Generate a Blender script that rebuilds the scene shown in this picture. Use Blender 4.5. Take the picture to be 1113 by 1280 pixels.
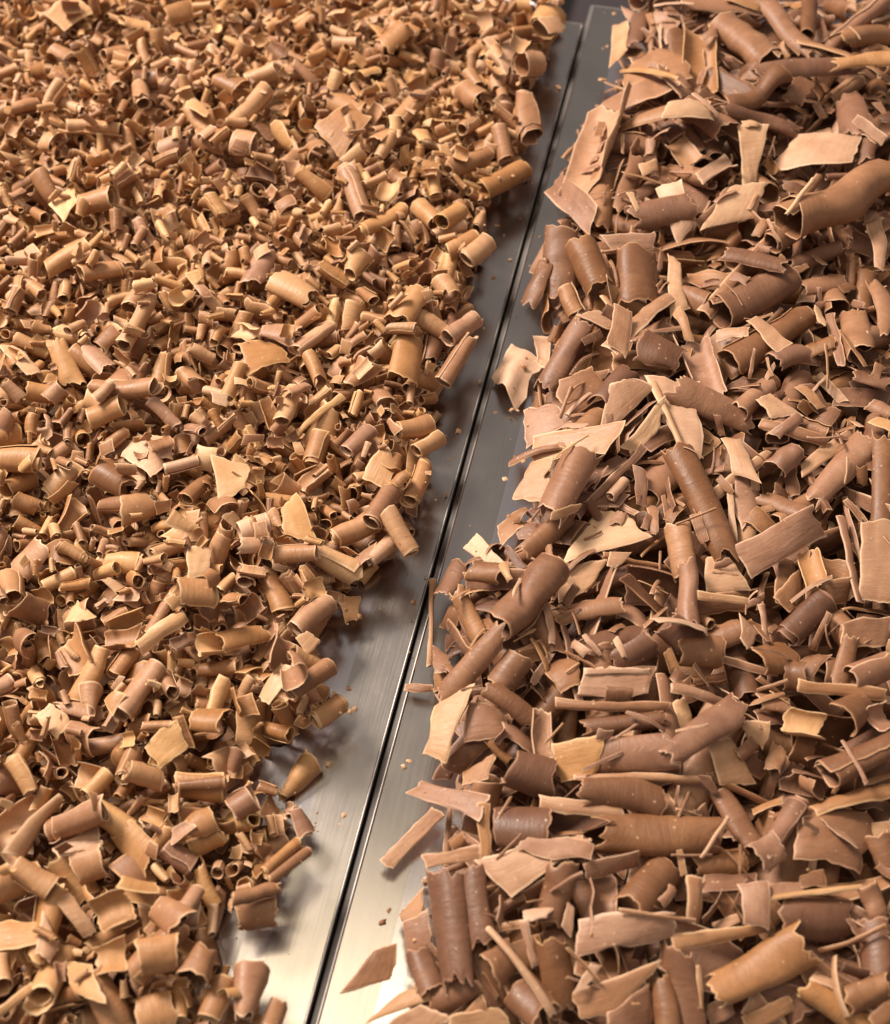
import bpy, math, random
import numpy as np

for _o in list(bpy.data.objects):
    bpy.data.objects.remove(_o, do_unlink=True)
scene = bpy.context.scene
col = scene.collection
rng = np.random.default_rng(11)
random.seed(11)

# ------------------------------------------------------------------ camera
PW, PH = 1113.0, 1280.0                 # size of the photograph in pixels
VFOV, PITCH, DIST = math.radians(44), math.radians(55), 0.42
CAMZ = DIST * math.sin(PITCH)
FPX = PH / 2 / math.tan(VFOV / 2)
cam_data = bpy.data.cameras.new('camera')
cam = bpy.data.objects.new('camera', cam_data)
col.objects.link(cam)
cam.location = (0, 0, CAMZ)
cam.rotation_euler = (math.pi / 2 - PITCH, 0, 0)
cam_data.sensor_fit = 'VERTICAL'
cam_data.angle_y = VFOV
cam_data.clip_start, cam_data.clip_end = 0.01, 50
cam_data.dof.use_dof = True
cam_data.dof.focus_distance = 0.40
cam_data.dof.aperture_fstop = 9.0
scene.camera = cam

# ------------------------------------------------------------------ world and lamps
world = bpy.data.worlds.new('World')
scene.world = world
world.use_nodes = True
world.node_tree.nodes['Background'].inputs[0].default_value = (0.90, 0.81, 0.76, 1)
world.node_tree.nodes['Background'].inputs[1].default_value = 0.35


def lamp(name, loc, target, sx, sy, power, color):
    d = bpy.data.lights.new(name, 'AREA')
    d.shape = 'RECTANGLE'
    d.size, d.size_y, d.energy, d.color = sx, sy, power, color
    o = bpy.data.objects.new(name, d)
    col.objects.link(o)
    o.location = loc
    from mathutils import Vector
    o.rotation_euler = (Vector(target) - Vector(loc)).to_track_quat('-Z', 'Y').to_euler()
    return o


# the ceiling panel whose mirror image whitens the near end of the steel, and the lamp behind to the left
lamp('ceiling_panel_lamp', (-0.24, 0.27, 1.20), (-0.24, 0.27, 0), 0.66, 0.38, 3.4, (1.0, 0.84, 0.58))
lamp('work_lamp', (-0.74, 0.84, 0.98), (0.0, 0.28, 0), 0.38, 0.38, 37.0, (1.0, 0.875, 0.755))

scene.view_settings.view_transform = 'Standard'
scene.view_settings.look = 'None'
scene.view_settings.gamma = 1
scene.view_settings.exposure = 0.0
scene.view_settings.use_curve_mapping = False

# ------------------------------------------------------------------ pixel <-> place
SP, CP = math.sin(PITCH), math.cos(PITCH)


def unproj(px, py, z=0.0):
    """the point of the level z that the photograph shows at (px, py)"""
    dx, dy = (px - PW / 2) / FPX, -(py - PH / 2) / FPX
    d = np.array([dx, CP + dy * SP, -SP + dy * CP])
    t = (z - CAMZ) / d[2]
    return np.array([d[0] * t, d[1] * t, z])


def mpp(p):
    """metres per photograph pixel at place p"""
    depth = p[1] * CP + (CAMZ - p[2]) * SP
    return depth / FPX


# ------------------------------------------------------------------ materials
def new_mat(name):
    m = bpy.data.materials.new(name)
    m.use_nodes = True
    nt = m.node_tree
    return m, nt, nt.nodes['Principled BSDF']


def nd(nt, t, **kw):
    n = nt.nodes.new(t)
    for k, v in kw.items():
        setattr(n, k, v)
    return n


def setin(nt, sock, v):
    if isinstance(v, bpy.types.NodeSocket):
        nt.links.new(v, sock)
    else:
        sock.default_value = v


def math_n(nt, op, a, b=0.0, clamp=False):
    n = nd(nt, 'ShaderNodeMath', operation=op, use_clamp=clamp)
    setin(nt, n.inputs[0], a)
    setin(nt, n.inputs[1], b)
    return n.outputs[0]


def mix_c(nt, f, a, b, mode='MIX'):
    n = nd(nt, 'ShaderNodeMix', data_type='RGBA', blend_type=mode)
    setin(nt, n.inputs['Factor'], f)
    setin(nt, n.inputs['A'], a)
    setin(nt, n.inputs['B'], b)
    return n.outputs['Result']


def ramp(nt, f, stops):
    n = nd(nt, 'ShaderNodeValToRGB')
    el = n.color_ramp.elements
    while len(el) > 1:
        el.remove(el[-1])
    el[0].position, el[0].color = stops[0][0], (*stops[0][1], 1)
    for p, c in stops[1:]:
        e = el.new(p)
        e.color = (*c, 1)
    setin(nt, n.inputs[0], f)
    return n.outputs[0]


def attr(nt, name, out='Fac'):
    return nd(nt, 'ShaderNodeAttribute', attribute_name=name).outputs[out]


def vmul(nt, v, s):
    n = nd(nt, 'ShaderNodeVectorMath', operation='MULTIPLY')
    setin(nt, n.inputs[0], v)
    n.inputs[1].default_value = s
    return n.outputs[0]


def noise(nt, vec, scale, detail=3.0, rough=0.55):
    n = nd(nt, 'ShaderNodeTexNoise')
    setin(nt, n.inputs['Vector'], vec)
    n.inputs['Scale'].default_value = scale
    n.inputs['Detail'].default_value = detail
    n.inputs['Roughness'].default_value = rough
    return n.outputs['Fac']


def chocolate():
    m, nt, b = new_mat('chocolate')
    pc = attr(nt, 'pc', 'Vector')          # metres along and across the scraped sheet, plus a seed
    info = nd(nt, 'ShaderNodeObjectInfo')
    sep = nd(nt, 'ShaderNodeSeparateColor')
    nt.links.new(info.outputs['Color'], sep.inputs[0])
    tone = math_n(nt, 'ADD', sep.outputs[0], attr(nt, 'tone'))
    hue = math_n(nt, 'ADD', sep.outputs[1], attr(nt, 'hue'))
    warp = nd(nt, 'ShaderNodeTexNoise')
    nt.links.new(vmul(nt, pc, (170, 170, 1)), warp.inputs['Vector'])
    wv = nd(nt, 'ShaderNodeVectorMath', operation='MULTIPLY_ADD')
    nt.links.new(warp.outputs['Color'], wv.inputs[0])
    wv.inputs[1].default_value = (.0015, .0015, 0)
    nt.links.new(pc, wv.inputs[2])
    streak = noise(nt, vmul(nt, wv.outputs[0], (90, 750, 1)), 1.0, 4.0, 0.65)
    blotch = noise(nt, vmul(nt, pc, (110, 110, 1)), 1.0, 2.0)
    t = math_n(nt, 'ADD', tone, math_n(nt, 'MULTIPLY', math_n(nt, 'SUBTRACT', streak, 0.5), 0.13))
    t = math_n(nt, 'ADD', t, math_n(nt, 'MULTIPLY', math_n(nt, 'SUBTRACT', blotch, 0.5), 0.34))
    bloom = noise(nt, vmul(nt, pc, (700, 700, 1)), 1.0, 4.0, 0.7)
    t = math_n(nt, 'ADD', t, math_n(nt, 'MULTIPLY', math_n(nt, 'SUBTRACT', bloom, 0.5), 0.17))
    t = math_n(nt, 'ADD', t, math_n(nt, 'MULTIPLY', attr(nt, 'inner'), 0.07))
    # broken edges are dry and pale; light caught on thin rims is painted in
    t = math_n(nt, 'ADD', t, math_n(nt, 'MULTIPLY', attr(nt, 'edge'), 0.52), True)
    red = ramp(nt, t, [(0.0, (0.076, 0.029, 0.016)), (0.3, (0.174, 0.080, 0.046)), (0.55, (0.322, 0.162, 0.098)),
                       (0.8, (0.53, 0.318, 0.208)), (1.0, (0.70, 0.475, 0.330))])
    gold = ramp(nt, t, [(0.0, (0.084, 0.032, 0.012)), (0.3, (0.224, 0.095, 0.035)), (0.55, (0.420, 0.200, 0.077)),
                        (0.8, (0.60, 0.340, 0.150)), (1.0, (0.72, 0.470, 0.245))])
    c = mix_c(nt, hue, red, gold)
    vor = nd(nt, 'ShaderNodeTexVoronoi')
    nt.links.new(vmul(nt, pc, (260, 260, 1)), vor.inputs['Vector'])
    vor.inputs['Scale'].default_value = 1.0
    speck = math_n(nt, 'LESS_THAN', vor.outputs['Distance'], 0.085)
    c = mix_c(nt, math_n(nt, 'MULTIPLY', speck, 0.45), c, (0.72, 0.50, 0.32, 1))
    nt.links.new(c, b.inputs['Base Color'])
    rg = math_n(nt, 'ADD', 0.26, math_n(nt, 'MULTIPLY', blotch, 0.42))
    rg = math_n(nt, 'ADD', rg, math_n(nt, 'MULTIPLY', attr(nt, 'edge'), 0.2))
    nt.links.new(rg, b.inputs['Roughness'])
    b.inputs['IOR'].default_value = 1.45
    b.inputs['Specular IOR Level'].default_value = 0.42
    bump = nd(nt, 'ShaderNodeBump')
    bump.inputs['Strength'].default_value = 0.38
    bump.inputs['Distance'].default_value = 0.0006
    fine = noise(nt, vmul(nt, pc, (420, 1500, 1)), 1.0, 3.0)
    nt.links.new(math_n(nt, 'ADD', streak, math_n(nt, 'MULTIPLY', fine, 0.4)), bump.inputs['Height'])
    nt.links.new(bump.outputs[0], b.inputs['Normal'])
    return m


def steel(name, base, rough, brush):
    m, nt, b = new_mat(name)
    tc = nd(nt, 'ShaderNodeTexCoord').outputs['Object']
    grain = noise(nt, vmul(nt, tc, brush), 1.0, 4.0, 0.6)
    smear = noise(nt, tc, 22.0, 5.0, 0.6)
    c = mix_c(nt, smear, (base[0] * .86, base[1] * .85, base[2] * .84, 1), (*base, 1))
    nt.links.new(c, b.inputs['Base Color'])
    b.inputs['Metallic'].default_value = 1.0
    film = noise(nt, vmul(nt, tc, (1, .6, 1)), 95.0, 6.0, 0.7)
    smear = math_n(nt, 'ADD', math_n(nt, 'MULTIPLY', smear, .6), math_n(nt, 'MULTIPLY', film, .5))
    r = math_n(nt, 'ADD', rough - 0.08, math_n(nt, 'MULTIPLY', smear, 0.16))
    r = math_n(nt, 'ADD', r, math_n(nt, 'MULTIPLY', grain, 0.05))
    nt.links.new(r, b.inputs['Roughness'])
    bump = nd(nt, 'ShaderNodeBump')
    bump.inputs['Strength'].default_value = 0.10
    bump.inputs['Distance'].default_value = 0.0003
    nt.links.new(grain, bump.inputs['Height'])
    nt.links.new(bump.outputs[0], b.inputs['Normal'])
    return m


def plain(name, c, rough, scale=40):
    m, nt, b = new_mat(name)
    tc = nd(nt, 'ShaderNodeTexCoord').outputs['Object']
    n = noise(nt, tc, scale, 4.0)
    nt.links.new(mix_c(nt, n, (c[0] * .85, c[1] * .85, c[2] * .85, 1), (*c, 1)), b.inputs['Base Color'])
    b.inputs['Roughness'].default_value = rough
    return m


CHOC = chocolate()
STEEL_RIM = steel('brushed_steel_rim', (0.47, 0.43, 0.405), 0.21, (900, 25, 25))
STEEL_FLOOR = steel('brushed_steel_floor', (0.66, 0.61, 0.62), 0.17, (900, 25, 25))
STEEL_LIP = steel('polished_steel_lip', (0.34, 0.315, 0.30), 0.42, (600, 20, 20))
COUNTER = plain('dark_counter', (0.035, 0.026, 0.030), 0.5)
WHITE = plain('pale_glare_slab', (0.80, 0.80, 0.86), 0.45)  # pale colour standing for a reflection on the steel


def tag(o, label=None, cat=None, group=None, kind=None):
    for k, v in (('label', label), ('category', cat), ('group', group), ('kind', kind)):
        if v:
            o[k] = v
    return o


# ------------------------------------------------------------------ steel trays
RIM_Z, FLOOR_Z = 0.0, -0.0022
A, B = unproj(384, 1280, RIM_Z), unproj(738, 0, RIM_Z)
SD = (B - A) / np.linalg.norm(B - A)                     # along the seam, away from the camera
SN = np.array([SD[1], -SD[0], 0.0])                      # to the right of the seam
GAP = 0.0007
SEAM_ANG = math.atan2(SD[1], SD[0]) - math.pi / 2


def rings_mesh(name, prof, w, l, mat, parent, cap=False, smooth=True):
    """rectangular rings (inset, height); local x across the tray, y along it"""
    v, f = [], []
    for ins, z in prof:
        r = max(0.0, 0.004 - ins * 0.3)
        v += [(ins, ins, z), (w - ins, ins, z), (w - ins, l - ins, z), (ins, l - ins, z)]
    for k in range(len(prof) - 1):
        for j in range(4):
            f.append((k * 4 + j, k * 4 + (j + 1) % 4, k * 4 + 4 + (j + 1) % 4, k * 4 + 4 + j))
    if cap:
        k = (len(prof) - 1) * 4
        f.append((k, k + 1, k + 2, k + 3))
    me = bpy.data.meshes.new(name)
    me.from_pydata(v, [], f)
    me.update()
    me.materials.append(mat)
    if smooth:
        for p in me.polygons:
            p.use_smooth = name == 'wall'
    o = bpy.data.objects.new(name, me)
    col.objects.link(o)
    o.parent = parent
    return o


def tray(label, side, far):
    """side -1: left of the seam, +1: right; far: the far end, metres along the seam from A"""
    w, l = 0.42, 0.66
    root = bpy.data.objects.new('steel_tray', None)
    col.objects.link(root)
    tag(root, label, 'tray', 'steel trays side by side')
    o = A + SD * (far - l) + SN * (GAP / 2 if side > 0 else -GAP / 2 - w)
    root.location = (o[0], o[1], 0)
    root.rotation_euler = (0, 0, SEAM_ANG)
    lip = [(0.0, -0.010), (0.0, -0.0008)] if side < 0 else [(0.0, -0.010), (0.0, -0.0024), (0.0002, -0.0021), (0.0018, -0.0007)]
    x = lip[-1][0]
    for k in range(1, 8):
        a = math.pi * (1.0 if side < 0 else .72) - k / 7 * math.pi * (0.8 if side < 0 else .55)
        lip.append((x + 0.00032 + 0.00032 * math.cos(a), -0.0008 + 0.00024 * math.sin(a)))
    rings_mesh('lip', lip, w, l, STEEL_LIP, root)
    rings_mesh('rim', [lip[-1], (lip[-1][0] + 0.0002, -0.0009), (0.0158, -0.0013)], w, l, STEEL_RIM, root)
    rings_mesh('wall', [(0.0158, -0.0013), (0.0200, -0.00155), (0.0270, -0.0020), (0.0310, FLOOR_Z)], w, l, STEEL_FLOOR, root)
    rings_mesh('floor', [(0.0310, FLOOR_Z), (0.05, FLOOR_Z)], w, l, STEEL_FLOOR, root, cap=True)
    return root


pL, pR = unproj(700, 24, 0), unproj(760, 4, 0)
tray('steel tray heaped with small tight chocolate curls', -1, float((pL - A) @ SD))
tray('steel tray heaped with large chocolate rolls and shards', 1, float((pR - A) @ SD))


def slab(name, corners, z0, z1, mat):
    v = [(x, y, z0) for x, y in corners] + [(x, y, z1) for x, y in corners]
    n = len(corners)
    f = [tuple(range(n - 1, -1, -1)), tuple(range(n, 2 * n))]
    f += [(i, (i + 1) % n, n + (i + 1) % n, n + i) for i in range(n)]
    me = bpy.data.meshes.new(name)
    me.from_pydata(v, [], f)
    me.materials.append(mat)
    o = bpy.data.objects.new(name, me)
    col.objects.link(o)
    return o


slab('counter', [(-1.2, -0.4), (1.2, -0.4), (1.2, 1.5), (-1.2, 1.5)], -0.05, -0.0102, COUNTER)['kind'] = 'structure'
c0 = pL + SD * 0.004 - SN * 0.004  # added slab in place of the bright reflection on the rim's far end
glare_slab = slab('pale_glare_slab', [tuple((c0 - SN * a + SD * d)[:2]) for a, d in ((0, 0), (0, .16), (.40, .16), (.40, 0))], -0.0100, -0.002, WHITE)
tag(glare_slab, 'pale slab added for the bright reflection on steel beyond the small curls', 'reflection stand-in')

# ------------------------------------------------------------------ height field on which everything comes to rest
CELL = 0.0007
X0, Y0, X1, Y1 = -0.245, 0.045, 0.245, 0.575
NX, NY = int((X1 - X0) / CELL), int((Y1 - Y0) / CELL)
GX, GY = np.meshgrid(X0 + (np.arange(NX) + .5) * CELL, Y0 + (np.arange(NY) + .5) * CELL, indexing='ij')
acr = (GX - A[0]) * SN[0] + (GY - A[1]) * SN[1]            # metres across the seam
aln = (GX - A[0]) * SD[0] + (GY - A[1]) * SD[1]
farL, farR = float((pL - A) @ SD), float((pR - A) @ SD)
edge_in = np.minimum(np.abs(acr) - GAP / 2, np.where(acr < 0, farL, farR) - aln)
H = np.interp(edge_in, [-0.004, 0.0, 0.0011, 0.0022, 0.0158, 0.0200, 0.0310], [-0.010, 0.0002, 0.0002, -0.0009, -0.0013, -0.00155, FLOOR_Z])
H0 = H.copy()
ID = np.full((NX, NY), -1, dtype=np.int32)


def poly_world(pts, z=0.0):
    return np.array([unproj(x, y, z)[:2] for x, y in pts])


def signed_dist(poly):
    d2 = np.full((NX, NY), 1e9)
    inside = np.zeros((NX, NY), bool)
    n = len(poly)
    for i in range(n):
        (ax, ay), (bx, by) = poly[i], poly[(i + 1) % n]
        ex, ey = bx - ax, by - ay
        t = np.clip(((GX - ax) * ex + (GY - ay) * ey) / (ex * ex + ey * ey + 1e-12), 0, 1)
        d2 = np.minimum(d2, (GX - ax - t * ex) ** 2 + (GY - ay - t * ey) ** 2)
        c = (ay > GY) != (by > GY)
        with np.errstate(divide='ignore', invalid='ignore'):
            xi = ax + (GY - ay) * ex / (ey if abs(ey) > 1e-12 else 1e-12)
        inside ^= c & (GX < xi)
    return np.where(inside, 1, -1) * np.sqrt(d2)


LEFT_EDGE = [(706, 24), (704, 44), (694, 72), (672, 105), (668, 160), (660, 225), (636, 248), (612, 275), (604, 325), (592, 385),
             (584, 432), (560, 480), (548, 530), (545, 570), (530, 630), (512, 690), (490, 722), (452, 752), (428, 775), (402, 812),
             (412, 850), (418, 890), (396, 920), (380, 955), (338, 958), (328, 984), (345, 1000), (378, 1020), (374, 1062), (356, 1100),
             (342, 1155), (290, 1166), (276, 1214), (326, 1238), (350, 1290), (350, 1340), (-260, 1340), (-260, -60), (300, -45), (560, -14), (600, 8)]
RIGHT_EDGE = [(775, 12), (772, 60), (766, 88), (752, 130), (722, 175), (710, 205), (698, 235), (710, 262), (698, 292), (672, 335),
              (676, 380), (672, 420), (660, 460), (664, 505), (658, 545), (654, 575), (654, 612), (642, 655), (604, 690), (572, 705),
              (552, 745), (548, 800), (548, 838), (540, 860), (552, 900), (546, 945), (536, 978), (552, 1010), (548, 1060), (530, 1095),
              (520, 1130), (526, 1170), (530, 1205), (528, 1235), (508, 1262), (492, 1300), (490, 1340), (1400, 1340), (1400, 30), (1060, 30), (960, 22), (860, 14)]
SDL, SDR = signed_dist(poly_world(LEFT_EDGE)), signed_dist(poly_world(RIGHT_EDGE))


def lumps(seed, amp, n=14):
    r = np.random.default_rng(seed)
    z = np.zeros((NX, NY))
    for _ in range(n):
        k, a, p = r.uniform(30, 110), r.uniform(0, 6.28), r.uniform(0, 6.28)
        z += np.sin(k * (GX * math.cos(a) + GY * math.sin(a)) + p)
    return z / math.sqrt(n) * amp


TL = FLOOR_Z + np.clip(SDL * 1.1 + 0.006, 0, 0.0175) + lumps(3, 0.0022) * np.clip(SDL / 0.03, 0, 1)
TR = FLOOR_Z + np.clip(SDR * 0.7 + 0.005, 0, 0.0165) + lumps(5, 0.0022) * np.clip(SDR / 0.03, 0, 1)


# ------------------------------------------------------------------ one shaving: a bent sheet with thickness
class Sheet:
    """mid surface on an (nu, nv) grid, thickened; samples for the drop"""

    def __init__(self, P, th, plen, pwid, kind, seed):
        ea, eb = min(.45, .0006 / max(plen / (P.shape[0] - 1), 1e-5)), min(.45, .0006 / max(pwid / (P.shape[1] - 1), 1e-5))
        P = np.concatenate([P[:1], P[:1] * (1 - ea) + P[1:2] * ea, P[1:-1], P[-1:] * (1 - ea) + P[-2:-1] * ea, P[-1:]], 0)
        P = np.concatenate([P[:, :1], P[:, :1] * (1 - eb) + P[:, 1:2] * eb, P[:, 1:-1], P[:, -1:] * (1 - eb) + P[:, -2:-1] * eb, P[:, -1:]], 1)
        nu, nv = P.shape[:2]
        du = np.gradient(P, axis=0)
        dv = np.gradient(P, axis=1)
        N = np.cross(du, dv)
        N /= np.linalg.norm(N, axis=2, keepdims=True) + 1e-12
        e = np.ones((nu, nv))
        e[0, :] = e[-1, :] = 0.35
        e[:, 0] = e[:, -1] = 0.35
        th = th * e[..., None]
        top, bot = (P + N * th / 2).reshape(-1, 3), (P - N * th / 2).reshape(-1, 3)
        self.v = np.vstack([top, bot])
        idx = np.arange(nu * nv).reshape(nu, nv)
        a, b, c, d = idx[:-1, :-1].ravel(), idx[1:, :-1].ravel(), idx[1:, 1:].ravel(), idx[:-1, 1:].ravel()
        o = nu * nv
        q = [np.stack([a, b, c, d], 1), np.stack([d + o, c + o, b + o, a + o], 1)]
        rim = np.concatenate([idx[:-1, 0], idx[-1, :-1], idx[:0:-1, -1], idx[0, :0:-1]])
        r2 = np.roll(rim, -1)
        q.append(np.stack([r2, rim, rim + o, r2 + o], 1))
        self.q = np.vstack(q)
        bnd = np.zeros(o, bool)
        bnd[rim] = True
        self.bnd = np.concatenate([bnd, bnd])
        self.side = np.concatenate([np.zeros(o), np.ones(o)])
        ed = np.zeros((nu, nv))
        ed[0, :] = ed[-1, :] = 1
        ed[:, 0] = ed[:, -1] = 1
        self.edge = np.concatenate([ed.ravel()] * 2)
        gu, gv = np.linspace(0, plen, nu - 2), np.linspace(0, pwid, nv - 2)
        gu = np.concatenate([gu[:1], gu[:1] + ea * gu[1], gu[1:-1], gu[-1:] - ea * gu[1], gu[-1:]])
        gv = np.concatenate([gv[:1], gv[:1] + eb * gv[1], gv[1:-1], gv[-1:] - eb * gv[1], gv[-1:]])
        uu, vv = np.meshgrid(gu, gv, indexing='ij')
        pc = np.stack([uu.ravel(), vv.ravel(), np.full(o, seed * 7.31)], 1)
        self.pc = np.vstack([pc, pc])
        self.inner = np.concatenate([np.zeros(o), np.ones(o)])
        self.kind = kind
        # dense samples of the mid surface, about one to a cell
        mu = max(nu, int(plen / (CELL * 1.1)) + 2)
        mv = max(nv, int(pwid / (CELL * 1.1)) + 2)
        iu, iv = np.linspace(0, nu - 1, mu), np.linspace(0, nv - 1, mv)
        fu, fv = np.minimum(iu.astype(int), nu - 2), np.minimum(iv.astype(int), nv - 2)
        wu, wv = (iu - fu)[:, None, None], (iv - fv)[None, :, None]
        S = (P[fu][:, fv] * (1 - wu) * (1 - wv) + P[fu + 1][:, fv] * wu * (1 - wv) + P[fu][:, fv + 1] * (1 - wu) * wv + P[fu + 1][:, fv + 1] * wu * wv)
        self.s = S.reshape(-1, 3)
        self.th = float(th.max())
        self.size = max(np.ptp(self.v[:, 0]), np.ptp(self.v[:, 1]))
        self.mesh = None


def wob(r, n, amp):
    """a ragged line of n values"""
    a = r.normal(0, 1, n)
    s = np.convolve(np.pad(a, 2, mode='edge'), [.15, .5, 1, .5, .15], 'valid')
    return (0.8 * s / 1.3 + 0.22 * a) * amp


def crumple(P, r, amp):
    """bends the whole piece a little, as soft chocolate bends"""
    size = np.linalg.norm(np.ptp(P.reshape(-1, 3), axis=0))
    D = np.zeros_like(P)
    for k in (1.0, 2.2, 4.0):
        w = r.normal(0, 1, 3) * 3.0 * k / size
        ph = P @ w + r.uniform(0, 6.28)
        D += np.sin(ph)[..., None] * r.normal(0, 1, 3) / k
    return P + D * amp * size


def roll_sheet(r, L, R, turns, th, up=None, cone=0.0, nu=16, nv=6, ragged=0.06, bend=0.0, ridge=0.02, tight=0.35, crump=0.022):
    """sheet rolled about local x. up: 'd' convex side up, 'u' hollow side up, None anywhere"""
    tot = turns * 2 * math.pi
    if up == 'd':
        mid = math.pi / 2 + r.normal(0, .2)
    elif up == 'u':
        mid = -math.pi / 2 + r.normal(0, .2)
    else:
        mid = None
    th0 = (mid - tot / 2) if mid is not None else r.uniform(0, 2 * math.pi)
    s = np.linspace(0, 1, nu)
    ang = th0 + tot * s * (1 if r.random() < .5 or mid is not None else -1)
    pitch = min(tight * R, max(th * 1.5, R * 0.16)) * turns
    rad = R - pitch * (1 - s) * (1 if turns > 0.9 else 0.25)
    rad = np.maximum(rad, R * 0.22)
    endA, endB = wob(r, nu, ragged * L), wob(r, nu, ragged * L)
    t = np.linspace(0, 1, nv)
    P = np.zeros((nu, nv, 3))
    rid = 1 + wob(r, nv, ridge)
    slantA, slantB = r.normal(0, .13) * L, r.normal(0, .13) * L
    for j in range(nv):
        k = rid[j] * (1 + cone * (t[j] - .5))
        x = (t[j] - .5) * L
        w0, w1 = max(0, 1 - t[j] * 2.5), max(0, 1 - (1 - t[j]) * 2.5)
        P[:, j, 0] = x + (endA + slantA * (s - .5)) * w0 + (endB + slantB * (s - .5)) * w1
        P[:, j, 1] = rad * k * np.cos(ang)
        P[:, j, 2] = rad * k * np.sin(ang) + bend * L * (1 - (2 * t[j] - 1) ** 2)
    P[0] += wob(r, nv, R * .06)[:, None] * (P[1] - P[0]) / (np.linalg.norm(P[1] - P[0], axis=1, keepdims=True) + 1e-9)
    P[-1] += wob(r, nv, R * .10)[:, None] * (P[-1] - P[-2]) / (np.linalg.norm(P[-1] - P[-2], axis=1, keepdims=True) + 1e-9)
    sq = r.uniform(.50, .95) if turns < .9 else r.uniform(.66, .98)
    P[..., 2] *= sq
    P = crumple(P, r, crump)
    S = Sheet(P, th, tot * R, L, 'roll', r.uniform(0, 100))
    S.turns, S.len, S.cone, S.up = turns, L, cone, up
    return S


def quad_sheet(r, C, th, bend=0.1, nu=7, nv=7, ragged=0.03, kind='flake', wave=0.0):
    """four corners (local, flat) made into a slightly bent flake"""
    C = np.array(C, float)
    u, v = np.linspace(0, 1, nu)[:, None, None], np.linspace(0, 1, nv)[None, :, None]
    P2 = C[0] * (1 - u) * (1 - v) + C[1] * u * (1 - v) + C[2] * u * v + C[3] * (1 - u) * v
    size = math.sqrt(abs(np.cross(C[2] - C[0], C[3] - C[1])) / 2) + 1e-6
    lu = np.linalg.norm(C[1] - C[0] + C[2] - C[3]) / 2
    lv = np.linalg.norm(C[3] - C[0] + C[2] - C[1]) / 2
    eu, ev = (C[1] - C[0] + C[2] - C[3]), (C[3] - C[0] + C[2] - C[1])
    eu, ev = eu / (np.linalg.norm(eu) + 1e-9), ev / (np.linalg.norm(ev) + 1e-9)
    rg = min(ragged * size, 0.12 * min(lu, lv))
    P2[0] += wob(r, nv, rg)[:, None] * eu
    P2[-1] += wob(r, nv, rg * 1.5)[:, None] * eu
    P2[:, 0] += wob(r, nu, rg)[:, None] * ev
    P2[:, -1] += wob(r, nu, rg)[:, None] * ev
    un, vn = u[..., 0] * 2 - 1, v[..., 0] * 2 - 1
    z = bend * size * (1 - un ** 2) * (0.8 if lu > lv else .3) + bend * size * (1 - vn ** 2) * (.3 if lu > lv else .8)
    z = z + r.normal(0, .035) * size * un * vn + wave * size * np.sin(3.6 * un + 1.2) * (0.6 + 0.4 * vn)
    z = z + r.normal(0, 0.008 * size, (nu, nv))
    P = crumple(np.concatenate([P2, z[..., None]], 2), r, 0.014)
    return Sheet(P, th, lu, lv, kind, r.uniform(0, 100))


# ------------------------------------------------------------------ coming to rest
PIECES = []     # dicts: sheet, M (3x3), t (3), tone, hue, pile, label ...


def cells(xy):
    i = ((xy[:, 0] - X0) / CELL).astype(int)
    j = ((xy[:, 1] - Y0) / CELL).astype(int)
    return i, j, (i >= 0) & (j >= 0) & (i < NX) & (j < NY)


def frame(yaw, gx, gy, rollang=0.0, pitch=0.0):
    """local axes on ground that rises by (gx, gy)"""
    n = np.array([-gx, -gy, 1.0])
    n /= np.linalg.norm(n)
    a = np.array([math.cos(yaw), math.sin(yaw), 0])
    a = a - n * (a @ n)
    a /= np.linalg.norm(a)
    b = np.cross(n, a)
    cp, sp = math.cos(pitch), math.sin(pitch)
    a, n = a * cp + n * sp, n * cp - a * sp
    cr, sr = math.cos(rollang), math.sin(rollang)
    b, n = b * cr + n * sr, n * cr - b * sr
    return np.stack([a, b, n], 1)


def slope_under(S, yaw, x, y):
    c, s = math.cos(yaw), math.sin(yaw)
    xy = np.stack([S.s[:, 0] * c - S.s[:, 1] * s + x, S.s[:, 0] * s + S.s[:, 1] * c + y], 1)
    i, j, ok = cells(xy)
    if ok.sum() < 12:
        return 0.0, 0.0
    h = H[i[ok], j[ok]]
    q = xy[ok] - xy[ok].mean(0)
    h = h - h.mean()
    a, b_, c_ = (q[:, 0] ** 2).sum() + 2e-6, (q[:, 0] * q[:, 1]).sum(), (q[:, 1] ** 2).sum() + 2e-6
    p, w = (q[:, 0] * h).sum(), (q[:, 1] * h).sum()
    det = a * c_ - b_ * b_
    if det < 1e-14:
        return 0.0, 0.0
    g = np.array([(p * c_ - w * b_) / det, (w * a - p * b_) / det])
    m = np.linalg.norm(g)
    if m > 0.55:
        g *= 0.55 / m
    return float(g[0]), float(g[1])


def rest(S, M, x, y, scale=1.0, nest=0.0):
    """height at which the piece touches what lies below; its cells and heights"""
    q = (S.s * scale) @ M.T
    i, j, ok = cells(q[:, :2] + (x, y))
    if not ok.any():
        return None
    i, j, z = i[ok], j[ok], q[ok, 2]
    half = S.th * scale * 0.5
    g = H[i, j] - z
    h = (g.max() if nest <= 0 else max(np.quantile(g, 1 - nest), g.max() - 0.0022)) + half
    return h, i, j, z + half, ok.mean()


def settle(S, M, x, y, h, i, j, ztop, scale, tone, hue, pile, **kw):
    k = len(PIECES)
    new = ztop + h
    up = new > H[i, j]
    ii, jj, zz = i[up], j[up], new[up]
    o = np.argsort(zz)
    H[ii[o], jj[o]] = zz[o]
    ID[ii, jj] = k
    PIECES.append(dict(S=S, M=M * scale, t=np.array([x, y, h]), tone=tone, hue=hue, pile=pile, scale=scale, **kw))


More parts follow.
